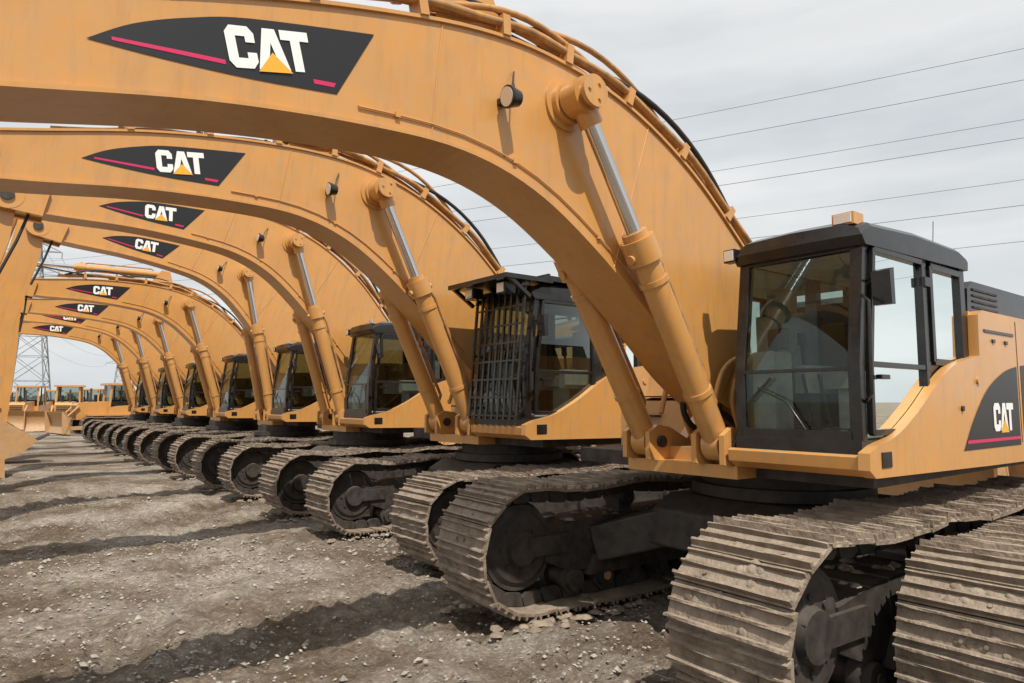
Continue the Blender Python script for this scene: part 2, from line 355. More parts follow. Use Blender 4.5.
def make_decal():
    mb=MB(); o=Vector((5.0,3.69))-FOOT; t=Vector((-1,.235)).normalized(); n=Vector((.235,1)).normalized()
    for sg in(1,-1):
        y=(HW+.004)*sg
        def P(L,yy): return [(o.x+t.x*a+n.x*b,yy,o.y+t.y*a+n.y*b) for a,b in L]
        top=cr([(-.70,.0),(-.5,.085),(-.25,.14),(.05,.17),(.74,.16)],5); bt=cr([(.74,.16),(.62,.02),(.44,-.19)],4)[1:]; b2=cr([(.44,-.19),(0,-.135),(-.4,-.065),(-.70,0)],4)[1:-1]
        L=[(p.x,p.y) for p in top+bt+b2]
        mb.add(P(L,y),[tuple(range(len(L)))],'decal_black')
        st=[(-.6,-.0),(-.3,-.045),(-.12,-.072),(-.12,-.05),(-.3,-.024),(-.6,.016)]
        mb.add(P(st,y+.002*sg),[tuple(range(6))],'magenta')
        st=[(.32,-.14),(.43,-.155),(.445,-.132),(.32,-.117)]; mb.add(P(st,y+.002*sg),[(0,1,2,3)],'magenta')
        if sg==1:
            q=o+t*(-.10)+n*(-.085); letters(mb,(q.x,q.y),t,n,y+.005,.20)
    return mb.mesh('boom_decal')
DECAL=make_decal()
def cylinder(mb,a,b,y,r,frac,rr=None):
    a=Vector((a[0],y,a[1])); b=Vector((b[0],y,b[1])); d=(b-a).normalized(); L=(b-a).length
    rr=rr or r*.55; m=a+d*L*frac
    mb.cyl(a+d*.06,m,r,'yellow',n=28); mb.cyl(m-d*.16,m+d*.02,r*1.28,'yellow',n=28); mb.cyl(m+d*.02,m+d*.07,r*.95,'yellow',n=24)
    mb.cyl(m-d*.34,m-d*.30,r*1.12,'yellow',n=24)
    mb.cyl(a+d*.45,a+d*.49,r*1.12,'yellow',n=24)
    mb.cyl(m+d*.06,b-d*.1,rr,'chrome',n=24,cap=False)
    for p in(a,b): mb.cyl(p-Vector((0,r*.75,0)),p+Vector((0,r*.75,0)),r*1.25,'yellow',n=24)
    mb.cyl(b-d*.2,b-d*.05,rr*1.5,'yellow',n=20)
    w=d.cross(Vector((0,1,0))).normalized()
    if w.z<0: w=-w
    mb.tube([a+d*.25+w*r,a+d*.3+w*(r+.05),m-d*.25+w*(r+.05),m-d*.12+w*r*1.1],.02,'steel_pipe')
    mb.cyl(m-d*.09-w*r*1.5,m-d*.09+w*r*1.5,r*.35,'yellow',n=12)
# ---------------------------------------------------------------- stick & bucket
SL=3.0
def make_stick():
    mb=MB()
    out=[(-.12,.0),(-.22,.45),(.05,.75),(.25,.7),(.34,.1),(.3,-.6),(.17,-SL),(.0,-SL-.12),(-.14,-SL+.02),(-.2,-1.6),(-.2,-.5)]
    mb.prism(out,-.14,.14,'yellow')
    mb.cyl((0,-.155,0),(0,.155,0),.19,'yellow',n=24); mb.cyl((0,-.2,-SL),(0,.2,-SL),.13,'yellow',n=24); mb.cyl((.05,-.17,.62),(.05,.17,.62),.13,'yellow',n=20)
    mb.cyl((.28,-.16,.35),(.28,.16,.35),.11,'yellow',n=20)
    a=Vector((.42,0,.35)); b=Vector((.42,0,-SL+.75))
    mb.cyl(a,a+(b-a)*.62,.085,'yellow'); mb.cyl(a+(b-a)*.6,a+(b-a)*.66,.11,'yellow'); mb.cyl(a+(b-a)*.66,b,.045,'chrome')
    for y in(-.12,.09): mb.box((.2,y,.25),(.5,y+.03,.45),'yellow')
    for y in(-.17,.14):
        mb.beam((.42,y,-SL+.72),(.0,y,-SL+.35),.03,.13,'yellow',up=(0,1,0))
        mb.beam((.42,y,-SL+.72),(.42,y,-SL-.05),.03,.13,'yellow',up=(0,1,0))
    mb.cyl((.42,-.2,-SL+.72),(.42,.2,-SL+.72),.09,'yellow'); mb.cyl((.42,-.22,-SL-.05),(.42,.22,-SL-.05),.08,'yellow')
    mb.tube([(-.2,.1,.4),(-.3,.1,0),(-.28,.12,-.5),(-.22,.12,-1)],.02,'rubber')
    return mb.mesh('stick')
STICK=make_stick()
def make_bucket():
    mb=MB(); W=.62
    prof=cr([(-1.12,-.42),(-.7,-.92),(-.1,-1.12),(.42,-.88),(.58,-.35),(.42,-.02),(-.1,.06)],5)
    n=len(prof); vs=[]
    for y in(-W,W):
        for p in prof: vs.append((p.x,y,p.y))
    mb.add(vs,[(i,i+1,n+i+1,n+i) for i in range(n-1)],'yellow_dusty',True)
    vs2=[]
    for y in(-W,W):
        for i,p in enumerate(prof):
            q=Vector((-.15,-.45)); v=(q-p).normalized()*.04; vs2.append((p.x+v.x,y,p.y+v.y))
    mb.add(vs2,[(i,n+i,n+i+1,i+1) for i in range(n-1)],'dark_steel',True)
    for y in(-W-.02,W-.02): mb.prism([(p.x,p.y) for p in prof],y,y+.04,'yellow_dusty')
    for k in range(5):
        y=-W+.1+k*(2*W-.2)/4
        mb.prism([(-1.05,-.43),(-1.0,-.53),(-1.36,-.24),(-1.38,-.2)],y-.05,y+.05,'dark_steel')
    for y in(-.24,.2):
        mb.prism([(-.2,.0),(.55,-.15),(.55,.1),(.42,.16),(.1,.14),(-.08,.16)],y,y+.05,'yellow_dusty')
    return mb.mesh('bucket')
BUCKET=make_bucket()
# ---------------------------------------------------------------- cab
def make_cab():
    fr=MB(); gl=MB(); ins=MB()
    y0,y1=.58,1.5; zb,zt=1.69,3.12; xf,xft,xr=1.5,1.38,-.36
    def xa(z): return xf+(xft-xf)*max(0,(z-2.2)/(zt-2.2))
    fr.box((xr,y0,1.60),(xf+.01,y1,1.70),'black')
    for y in(y0+.035,y1-.04):
        fr.beam((xa(1.7)-.04,y,1.69),(xa(2.2)-.04,y,2.2),.065,.08,'black',up=(0,1,0))
        fr.beam((xa(2.2)-.04,y,2.19),(xft-.04,y,zt-.05),.065,.08,'black',up=(0,1,0))
    for y in(y0+.04,y1-.045):
        fr.beam((xr+.05,y,1.7),(xr+.05,y,zt-.05),.09,.10,'black')
    fr.box((.36,y1-.07,1.7),(.47,y1-.006,zt-.05),'black')
    fr.box((.34,y0+.006,1.7),(.42,y0+.08,zt-.05),'black')
    fr.box((xf-.06,y0+.06,1.69),(xf+.004,y1-.07,1.76),'black')
    fr.box((xa(2.18)-.035,y0+.06,2.155),(xa(2.18)-.005,y1-.07,2.18),'black')
    fr.beam((xft-.03,y0+.05,zt-.10),(xft-.03,y1-.05,zt-.10),.07,.10,'black')
    rp=[(xft+.02,zt-.13),(xft+.07,zt-.07),(xft+.05,zt+.0),(xft-.08,zt+.055),(.6,zt+.09),(xr+.15,zt+.08),(xr-.0,zt+.04),(xr-.03,zt-.03),(xr-.02,zt-.10)]
    secs=[(y0-.02,0,.0),(y0-.0,.035,.0),(y0+.1,.075,.02),((y0+y1)/2,.085,.03),(y1-.1,.075,.02),(y1+.0,.035,0),(y1+.03,0,0)]
    vs=[]; K=len(rp)
    for y,dz,dx in secs:
        for i,(x,z) in enumerate(rp):
            up_=1 if 1<i<K-2 else 0
            zz=z-.05*up_+dz*up_*.9; vs.append((x+(dx if i<3 else 0),y,zz))
    fs=[]
    for a in range(len(secs)-1):
        for i in range(K): fs.append((a*K+i,a*K+(i+1)%K,(a+1)*K+(i+1)%K,(a+1)*K+i))
    fs.append(tuple(range(K))); fs.append(tuple(range((len(secs)-1)*K,len(secs)*K))); fr.add(vs,fs,'black')
    for a,b in(((.5,1.74),(.5,2.98)),((1.38,1.74),(1.37,2.2)),((1.37,2.2),(1.27,2.98)),((.5,2.98),(1.27,2.98)),((.5,1.75),(1.38,1.75))):
        fr.beam((a[0],y1+.006,a[1]),(b[0],y1+.006,b[1]),.04,.04,'black',up=(0,1,0))
    fr.beam((.5,y1+.006,2.2),(1.36,y1+.006,2.2),.035,.03,'black',up=(0,1,0))
    for a,b in(((-.27,2.25),(-.27,2.98)),((.31,2.25),(.31,2.98)),((-.27,2.98),(.31,2.98)),((-.27,2.25),(.31,2.25))):
        fr.beam((a[0],y1-.01,a[1]),(b[0],y1-.01,b[1]),.05,.04,'black',up=(0,1,0))
    fr.box((xr,y1-.05,1.7),(.4,y1-.012,2.25),'black')
    fr.box((xr,y0+.012,1.7),(.4,y0+.05,2.1),'black')
    fr.box((xr+.002,y0+.05,1.7),(xr+.04,y1-.05,2.15),'black')
    fr.box((1.2,y1+.02,2.1),(1.32,y1+.06,2.13),'black'); 
    for z in(1.95,2.8): fr.box((.42,y1-.0,z),(.52,y1+.045,z+.07),'black')
    fr.tube([(1.44,y1+.0,1.95),(1.5,y1+.07,2.0),(1.48,y1+.07,2.6),(1.42,y1+.0,2.65)],.012,'black')
    W1=[(xf-.02,y0+.06,1.74),(xf-.02,y1-.07,1.74),(xf-.02,y1-.07,2.17),(xf-.02,y0+.06,2.17)]
    W2=[(xa(2.2)-.02,y0+.06,2.17),(xa(2.2)-.02,y1-.07,2.17),(xft-.02,y1-.07,3.03),(xft-.02,y0+.06,3.03)]
    D1=[(.52,y1-.004,1.77),(1.37,y1-.004,1.77),(1.36,y1-.004,2.2),(.52,y1-.004,2.2)]
    D2=[(.52,y1-.004,2.2),(1.36,y1-.004,2.2),(1.26,y1-.004,2.97),(.52,y1-.004,2.97)]
    D3=[(-.26,y1-.02,2.26),(.3,y1-.02,2.26),(.3,y1-.02,2.97),(-.26,y1-.02,2.97)]
    for q in(W1,W2): gl.add(q,[(0,1,2,3)],'glass')
    for q in(D1,D2,D3): gl.add(q,[(0,1,2,3)],'glass_tinted')
    def fillet(q,k,r,o):
        q=[Vector(v)+Vector(o) for v in q]; c=q[k]; a=(q[(k+1)%4]-c).normalized(); b_=(q[(k-1)%4]-c).normalized()
        pts=[c]+[c+a*(r-r*math.sin(R(t)))+b_*(r-r*math.cos(R(t))) for t in(0,15,30,45,60,75,90)]
        fr.add(pts,[(0,i,i+1) for i in range(1,7)],'black')
    for k,r in((0,.09),(1,.09)): fillet(W1,k,r,(.006,0,0))
    for k,r in((2,.11),(3,.11)): fillet(W2,k,r,(.006,0,0))
    for k in(2,3): fillet(D2,k,.08,(0,.006,0)); 
    for k in(0,1): fillet(D1,k,.08,(0,.006,0))
    for k in range(4): fillet(D3,k,.07,(0,.006,0))
    y=y0+.03
    gl.add([(.42,y,1.78),(xf-.06,y,1.78),(xft-.06,y,3.03),(.42,y,3.03)],[(0,1,2,3)],'glass_tinted')
    gl.add([(xr+.1,y,2.1),(.36,y,2.1),(.36,y,3.03),(xr+.1,y,3.03)],[(0,1,2,3)],'glass_tinted')
    gl.add([(xr+.03,y0+.07,2.15),(xr+.03,y1-.08,2.15),(xr+.03,y1-.08,3.03),(xr+.03,y0+.07,3.03)],[(0,1,2,3)],'glass_tinted')
    fr.tube([(xf+.015,y0+.55,1.76),(xf+.02,y0+.42,1.95),(xf+.02,y0+.2,2.05)],.008,'black',n=6)
    fr.beam((xf+.012,y0+.12,1.95),(xf+.012,y0+.3,2.12),.012,.02,'black')
    fr.tube([(xft-.02,y1,2.75),(xft+.0,y1+.10,2.78),(xft-.01,y1+.11,2.6)],.010,'black',n=6)
    fr.prism([(xft-.05,2.58),(xft+.0,2.58),(xft+.015,2.80),(xft-.045,2.82)],y1+.05,y1+.17,'black')
    yy=y1-.18
    fr.box((xft-.10,yy,zt+.02),(xft+.04,yy+.15,zt+.105),'yellow'); fr.box((xft+.04,yy+.015,zt+.03),(xft+.052,yy+.135,zt+.095),'lamp')
    fr.box((xft+.0,y0-.10,zt-.10),(xft+.08,y0-.0,zt-.0),'black'); fr.box((xft+.08,y0-.09,zt-.09),(xft+.09,y0-.01,zt-.01),'lamp')
    fr.tube([(xr+.05,y1-.2,zt+.05),(xr+.0,y1-.2,zt+.36)],.004,'black',n=5)
    ins.box((xr+.05,y0+.06,1.702),(xf-.08,y1-.07,1.73),'interior')
    rb=ins.box
    rb((.15,.82,2.05),(.68,1.28,2.18),'seat'); rb((.05,.82,2.15),(.2,1.28,2.75),'seat'); rb((.06,.93,2.75),(.18,1.17,2.95),'seat'); rb((.2,.9,1.74),(.6,1.2,2.05),'interior')
    for yy in(.68,1.29): 
        rb((.1,yy,2.02),(.85,yy+.11,2.24),'interior'); ins.cyl((.78,yy+.05,2.24),(.8,yy+.05,2.42),.016,'black',n=8); ins.cyl((.8,yy+.05,2.4),(.81,yy+.05,2.5),.032,'black',n=10)
    rb((1.15,.66,1.74),(1.4,.84,2.32),'interior'); rb((1.2,.7,2.34),(1.25,.86,2.5),'black')
    for yy in(1.0,1.12): ins.beam((1.15,yy,1.75),(1.3,yy,2.15),.02,.03,'black'); ins.box((1.1,yy-.05,1.74),(1.35,yy+.05,1.77),'black')
    rb((xr+.06,y0+.08,1.74),(-.02,y1-.1,2.2),'interior')
    ins.box((xr+.05,y0+.06,zt-.14),(xft-.08,y1-.07,zt-.12),'interior')
    return fr.mesh('cab_frame'),gl.mesh('cab_glass'),ins.mesh('cab_interior')
CABF,CABG,CABI=make_cab()
def make_guard():
    mb=MB(); y0,y1=.58,1.5; x=1.62
    for i in range(9):
        y=y0+.02+i*(y1-y0-.04)/8; mb.beam((x,y,1.68),(x-.12,y,3.12),.025,.03,'black',up=(0,1,0))
    for i in range(8):
        z=1.72+i*.2; xx=x-.12*(z-1.75)/1.37; mb.beam((xx,y0,z),(xx,y1,z),.02,.02,'black')
    mb.box((1.2,y0-.1,3.17),(1.85,y1+.1,3.22),'black'); mb.box((-.4,y0-.06,3.2),(1.3,y1+.06,3.26),'black')
    for y in(y0-.08,y1+.06): mb.beam((1.8,y,3.2),(1.5,y,3.0),.04,.04,'black')
    for i in range(7): mb.beam((-.3+i*.25,y0-.04,3.27),(-.3+i*.25,y1+.04,3.27),.03,.03,'black')
    for y in(y0+.1,y0+.7): mb.box((1.6,y,3.04),(1.74,y+.16,3.16),'black'); mb.box((1.74,y+.02,3.05),(1.75,y+.14,3.15),'lamp')
    for z in(1.8,2.4,3.05): 
        for y in(y0+.02,y1-.02): mb.beam((1.44,y,z),(1.62-.12*(z-1.75)/1.37,y,z),.03,.03,'black')
    return mb.mesh('cab_guard')
GUARD=make_guard()
# ---------------------------------------------------------------- upper house
CF=(1.42,1.62); CY=.36
def make_house():
    mb=MB()
    mb.box((-2.4,-1.42,1.37),(1.2,1.42,1.5),'dark_steel')
    mb.box((-.6,-.5,1.36),(1.3,.5,1.58),'yellow')
    mb.prism([(-.4,1.47),(1.46,1.47),(1.55,1.52),(1.56,1.60),(1.52,1.612),(-.4,1.612)],.54,1.5,'yellow')
    sw=[(1.50,1.47),(1.575,1.52),(1.57,1.63)]+[(p.x,p.y) for p in cr([(1.45,1.67),(1.15,1.74),(.8,1.9),(.45,2.1),(.1,2.24),(-.38,2.32)],5)]+[(-.40,2.66),(-.5,2.70),(-2.5,2.70),(-2.5,1.42),(-.5,1.44)]
    mb.prism(sw,1.50,1.575,'yellow')
    mb.box((-2.5,.62,1.5),(-.42,1.499,2.695),'yellow')
    mb.prism([(-2.5,1.5),(-.55,1.5),(-.55,2.5),(-.75,2.68),(-2.5,2.68)],-1.5,.6,'yellow')
    mb.prism([(-2.3,2.69),(-1.0,2.69),(-1.05,2.86),(-1.15,2.9),(-2.2,2.9)],-1.2,.5,'black')
    mb.prism([(-2.4,2.703),(-.5,2.703),(-.52,2.9),(-.62,2.97),(-2.3,2.97),(-2.4,2.9)],.66,1.47,'black')
    for k in range(4): mb.box((-1.2,1.472,2.74+k*.05),(-.62,1.48,2.76+k*.05),'dark_steel')
    for x in(-1.28,-2.2): mb.box((x-.004,1.575,1.6),(x+.004,1.579,2.66),'black')
    mb.box((-1.2,1.575,2.52),(-.5,1.583,2.545),'black')
    mb.cyl((.05,1.574,1.9),(.05,1.59,1.9),.022,'black',n=12)
    mb.cyl((-.3,1.574,2.12),(-.3,1.59,2.12),.03,'yellow',n=14)
    for x in(-1.0,-.7): mb.box((x-.03,1.574,2.44),(x+.03,1.588,2.47),'black')
    mb.box((1.28,1.574,1.53),(1.42,1.582,1.63),'black')
    pts=[]
    for i in range(17):
        a=R(90+180*i/16); pts.append((-2.5+.95*math.cos(a)*1.0,1.5*math.sin(a)))
    n=len(pts); vs=[]
    for z,s in((1.42,.94),(1.6,1),(2.55,1),(2.72,.93)):
        for x,y in pts: vs.append((-2.5+(x+2.5)*s,y*(s if s==1 else .985),z))
    fs=[]
    for k in range(3):
        for i in range(n-1): fs.append((k*n+i,k*n+i+1,(k+1)*n+i+1,(k+1)*n+i))
    fs.append(tuple(range(n))); fs.append(tuple(range(3*n,4*n))); mb.add(vs,fs,'yellow')
    mb.prism([(-.55,1.47),(.52,1.47),(.52,1.96),(.1,2.0),(.05,2.3),(-.25,2.34),(-.3,2.62),(-.55,2.64)],-1.5,-.62,'yellow')
    mb.box((.12,-1.42,2.0),(.5,-.7,2.012),'dark_steel')
    for z in(1.6,1.8): mb.box((.52,-1.35,z),(.62,-.95,z+.02),'dark_steel')
    for y in(-.46,.36):
        mb.prism([(-.45,1.5),(1.0,1.5),(.75,1.75),(.2,2.15),(-.15,2.2),(-.45,1.95)],y,y+.1,'yellow')
    for y in(-CY-.15,-CY+.105,CY-.15,CY+.105):
        mb.prism([(1.05,1.4),(1.56,1.48),(1.56,1.70),(1.45,1.76),(1.3,1.74),(.95,1.58)],y,y+.045,'yellow')
    for y in(-CY,CY): mb.cyl((CF[0],y-.18,CF[1]),(CF[0],y+.18,CF[1]),.05,'dark_steel')
    mb.box((.8,-.55,1.37),(1.45,.54,1.47),'yellow')
    for k in range(4):
        y=-.18+.12*k
        mb.tube([(p.x,y,p.y) for p in cr([(.5,1.6),(1.0,1.72+.03*k),(1.15,1.95),(.9,2.2+.03*k)],5)],.026,'rubber')
    for y in(-.26,.26):
        mb.tube([(p.x,y,p.y) for p in cr([(.85,1.5),(1.08,1.95),(.95,2.3),(1.2,2.2),(1.35,1.85)],5)],.022,'yellow')
    mb.tube([(.5,-1.46,2.0),(.5,-1.46,2.55),(.3,-1.46,2.75),(-.2,-1.46,3.05),(-.5,-1.46,3.05),(-.52,-1.46,2.62)],.018,'yellow')
    mb.tube([(.5,-.75,2.0),(.5,-.75,2.6),(.3,-.75,2.8),(-.1,-.75,2.8),(-.15,-.75,2.3)],.018,'yellow')
    mb.cyl((.55,-1.46,2.62),(.62,-1.42,2.62),.06,'black',n=14)
    mb.cyl((-1.9,-.3,2.88),(-1.9,-.3,3.25),.07,'dark_steel'); mb.tube([(-1.9,-.3,3.2),(-1.9,-.3,3.32),(-2.0,-.3,3.4)],.06,'dark_steel',n=12)
    return mb.mesh('house')
HOUSE=make_house()
def make_hdecal():
    mb=MB(); y=1.5785
    L=[(.06,1.58)]+[(p.x,p.y) for p in cr([(.02,1.62),(-.18,1.82),(-.5,2.05),(-.9,2.2),(-1.24,2.26)],5)]+[(-1.24,1.58)]
    mb.add([(x,y,z) for x,z in L],[tuple(range(len(L)))],'decal_black')
    L=[(-1.34,1.58),(-1.34,2.27),(-2.1,2.32),(-2.15,1.58)]; mb.add([(x,y,z) for x,z in L],[(0,1,2,3)],'decal_black')
    mb.add([(x,y+.002,z) for x,z in((-.02,1.63),(-.02,1.655),(-1.24,1.655),(-1.24,1.63))],[(0,1,2,3)],'magenta')
    letters(mb,(-.60,1.71),(-1,0),(0,1),y+.003,.22)
    return mb.mesh('house_decal')
HDEC=make_hdecal()
# ---------------------------------------------------------------- assemble
B=Vector((.789,.614,0)); F=-B; RR=Vector((-.614,.789,0)); HEAD=math.atan2(F.y,F.x)
cnt=[0]
def tracks(root,rot=0,off=(0,0),gauge=1.35,sc=(1,1)):
    e=empty('undercarriage',root,(off[0],off[1],0),R(rot))
    for i,y in enumerate((gauge,-gauge)):
        cnt[0]+=1
        obj('track_%d'%(i+1),TRACKS[cnt[0]%3],e,loc=(0,y,0),scale=(sc[0],1 if y>0 else -1,sc[1]))
    obj('carbody',CARBODY,e,bevel=.02)
def excavator(C,us=1,dx=0,raise_=0,stick=0,curl=0,guard=False,swing=0,heading=HEAD,slen=1,boom=None,jit=0,trot=0,toff=(0,0),gauge=1.35,tsc=(1,1)):
    root=empty('excavator',None,(C[0],C[1],0),heading+R(jit)); tracks(root,trot,toff,gauge,tsc)
    up=empty('upper_structure',root,(dx*math.cos(R(swing)),0,1.4*(1-us)),R(swing),(us,us,us))
    obj('house',HOUSE,up,bevel=.018); obj('house_decal',HDEC,up)
    obj('cab_frame',CABF,up,bevel=.014); obj('cab_glass',CABG,up); obj('cab_interior',CABI,up,bevel=.03)
    if guard: obj('cab_guard',GUARD,up)
    a=R(raise_)
    obj('boom',boom or BOOM2,up,loc=(0,0,FOOT.y),rot=(0,-a,0)); obj('boom_decal',DECAL,up,loc=(0,0,FOOT.y),rot=(0,-a,0)); obj('work_light',BLAMP,up,loc=(0,0,FOOT.y),rot=(0,-a,0))
    def rot(p):
        q=Vector(p)-FOOT; return Vector((q.x*math.cos(a)-q.y*math.sin(a),q.x*math.sin(a)+q.y*math.cos(a)))+FOOT
    mb=MB(); pin=rot(PIN)
    for y in(CY,-CY): cylinder(mb,CF,pin,y,.1,.62)
    tip=rot((6.72,3.27)); sa=R(stick)
    def srot(p): return Vector((p[0]*math.cos(sa)-p[1]*math.sin(sa),p[0]*math.sin(sa)+p[1]*math.cos(sa)))+tip
    cylinder(mb,rot((3.62,4.63)),srot((.05,.62)),0,.09,.6)
    obj('hydraulic_cylinders',mb.mesh('hydraulic_cylinders'),up)
    obj('stick',STICK,up,bevel=.01,loc=(tip.x,0,tip.y),rot=(0,-sa,0),scale=(1,1,slen))
    e=srot((0,-SL*slen)); obj('bucket',BUCKET,up,loc=(e.x,0,e.y-.05),rot=(0,-R(curl),0))
    return root
C1=Vector((2.5,6.5,0)); C2=Vector((-.05,10.6,0))
excavator(C1,stick=32,curl=40,boom=BOOM1,trot=-3,toff=(-.12,-.05),gauge=1.43,tsc=(1.08,1.10))
excavator(C2,us=1.17,dx=-.68,raise_=5,stick=22,curl=150,guard=True,slen=1.02)
rn=random.Random(7)
for k in range(1,7):
    C=C2+RR*4.8*k
    excavator(C,us=(1.15 if k==1 else 1.12+rn.uniform(-.02,.02)),dx=(-.9 if k==1 else -1.05),raise_=(12.5 if k==1 else 13.5+(4.5 if k==2 else rn.uniform(-.9,.9))),stick=(14 if k<3 else rn.uniform(-1,4)),curl=(130 if k<3 else rn.uniform(60,90) if k!=4 else 10),slen=1.12,jit=rn.uniform(-1.2,1.2),swing=rn.uniform(-1,1))
for k,(b,r) in enumerate(((14,7.2),(14,12),(14.3,17),(14,22))):
    excavator(C1+B*b+RR*r,us=1.05,raise_=5,stick=0,curl=5,slen=1.1,jit=rn.uniform(-2,2))
C0=Vector((5.25,4.22,0)); r0=empty('crawler_undercarriage',None,C0,HEAD); tracks(r0)
# ---------------------------------------------------------------- bulldozers
def make_dozer():
    mb=MB()
    mb.prism([(.2,.9),(2.0,.85),(2.05,1.75),(1.9,1.9),(.2,2.0)],-.5,.5,'yellow')
    for k in range(7): mb.box((2.05,-.4,1.0+k*.11),(2.07,.4,1.05+k*.11),'black')
    mb.prism([(-1.8,.8),(.3,.8),(.3,1.6),(-.2,1.7),(-1.2,1.75),(-1.8,1.9)],-.75,.75,'yellow')
    for x in(-1.15,.25):
        for y in(-.7,.7): mb.beam((x,y,1.6),(x+(.12 if x<0 else -.1),y*.93,3.0),.1,.1,'yellow')
    mb.beam((-.4,.68,1.7),(-.4,.66,3.0),.07,.07,'black'); mb.beam((-.4,-.68,1.7),(-.4,-.66,3.0),.07,.07,'black')
    mb.box((-1.25,-.85,3.0),(.4,.85,3.14),'yellow'); mb.box((-1.0,-.62,1.7),(.1,.62,2.1),'black')
    for y in(-.66,.66): mb.add([(-1.05,y,2.0),(.15,y,2.0),(.12,y,2.98),(-1.0,y,2.98)],[(0,1,2,3)],'glass_tinted')
    mb.add([(.16,-.6,2.0),(.16,.6,2.0),(.12,.6,2.98),(.12,-.6,2.98)],[(0,1,2,3)],'glass_tinted')
    mb.cyl((1.2,.25,1.9),(1.2,.25,2.8),.06,'dark_steel'); mb.cyl((.8,-.25,1.9),(.8,-.25,2.4),.1,'black')
    prof=cr([(2.95,.05),(2.75,.5),(2.8,.95),(3.05,1.35)],5)
    poly=[(p.x,p.y) for p in prof]+[(p.x-.08,p.y) for p in reversed(prof)]
    mb.prism(poly,-1.95,1.95,'yellow_dusty')
    for y in(-1.95,1.9): mb.prism([(2.65,.05),(3.05,.05),(3.12,1.36),(2.9,1.36),(2.65,.6)],y,y+.05,'yellow_dusty')
    for y in(-1.55,1.55): mb.beam((-.2,y,.5),(2.75,y,.35),.14,.22,'yellow_dusty')
    for y in(-.62,.62): mb.cyl((1.9,y,1.7),(2.75,y,.8),.06,'yellow',n=12)
    mb.beam((-1.8,0,1.1),(-2.5,0,1.0),.8,.2,'yellow_dusty'); mb.prism([(-2.6,.1),(-2.4,.3),(-2.45,1.4),(-2.65,1.4)],-.08,.08,'yellow_dusty')
    for y in(-.8,.8): mb.box((-1.6,y-.3,1.08),(1.5,y+.3,1.2),'yellow')
    return mb.mesh('dozer_body')
DOZ=make_dozer()
def dozer(x,y,h):
    root=empty('bulldozer',None,(x,y,0),R(h)); obj('body',DOZ,root,bevel=.02)
    for i,yy in enumerate((1.05,-1.05)): obj('track_%d'%(i+1),TRACK,root,loc=(-.1,yy,0),scale=(.8,.7,.95))
for i,(u,d,h) in enumerate(((30,50,285),(70,48,300),(112,44,232),(-6,54,290),(92,62,280),(50,68,285),(128,66,290),(-46,58,290),(15,78,280),(75,84,280))):
    dozer((u-512)/683*d,d,h+rn.uniform(-6,6))
# machines parked behind the near excavator, seen under it and through its cab glass
for x,y,h in((8.6,13.6,215),(12.2,12.6,220),(5.6,17.2,214),(14.5,19,215)): dozer(x,y,h)
# ---------------------------------------------------------------- ground
def axis(a,b,step,far):
    L=[];x=a
    while x<b: L.append(x); x+=step
    o=[];s=step;x=a
    while x>-far: s*=1.25; x-=s; o.append(x)
    o.reverse(); e=[];s=step;x=L[-1]
    while x<far: s*=1.25; x+=s; e.append(x)
    return o+L+e
def gz(x,y):
    z=.055*noise.noise(Vector((x*.5,y*.5,0)))+.05*noise.noise(Vector((x*1.7,y*1.7,3)))+.035*noise.noise(Vector((x*5,y*5,7)))
    return z-.03
xs=axis(-11,6.5,.065,2500); ys=axis(2.2,16,.065,2500)
vs=[];fs=[]
for y in ys:
    for x in xs:
        if abs(x)<40 and -5<y<60:
            z=gz(x,y)
            if -12<x<8 and y<18:
                z+=.045*max(0,noise.noise(Vector((x*8,y*8,2))))+.014*noise.noise(Vector((x*19,y*19,2)))
                q=x*.614-y*.789; s=x*.789+y*.614
                w=noise.noise(Vector((q*.5,s*.12,9)))
                if w>.08: z-=.045*min(1,(w-.08)*8)*(.5+.5*math.sin(s*2*math.pi/.24+q*.3))
                q2=x*.95+y*.3
                w2=abs(((q2*1.0+noise.noise(Vector((x*.2,y*.2,4)))*1.2)%3.1)-1.5)
                if w2<.24: z-=.05*(1-w2/.24)
        else: z=-.02
        vs.append((x,y,z))
nx=len(xs)
for j in range(len(ys)-1):
    for i in range(nx-1): k=j*nx+i; fs.append((k,k+1,k+nx+1,k+nx))
me=bpy.data.meshes.new('ground'); me.from_pydata(vs,[],fs); me.materials.append(M['ground']); me.polygons.foreach_set('use_smooth',[True]*len(fs)); obj('ground',me)
mb=MB(); rg=random.Random(11)
for i in range(9500):
    t=rg.random()**1.6; y=2.4+t*20; x=rg.uniform(-.85*y-.5,.6*y+1)
    if i%3==0:
        cl=rg.randint(0,40); rc=random.Random(cl); y=rc.uniform(3,14)+rg.gauss(0,.3); x=rc.uniform(-9,1)+rg.gauss(0,.5)
    r=rg.uniform(.006,.02)*(1 if rg.random()<.94 else 2.2)
    z=gz(x,y)+.012
    vv=[Vector(p) for p in((1,0,0),(-1,0,0),(0,1,0),(0,-1,0),(0,0,.8),(0,0,-.8))]
    rm=Matrix.Rotation(rg.random()*6,3,'Z')
    vv=[Vector((x,y,z+r*.2))+rm@Vector((p.x*rg.uniform(.7,1.4),p.y*rg.uniform(.7,1.4),p.z*rg.uniform(.6,1.1)+p.x*.3))*r for p in vv]
    mb.add(vv,[(0,2,4),(2,1,4),(1,3,4),(3,0,4),(2,0,5),(1,2,5),(3,1,5),(0,3,5)],'rock')
obj('gravel',mb.mesh('gravel'))
mb=MB()
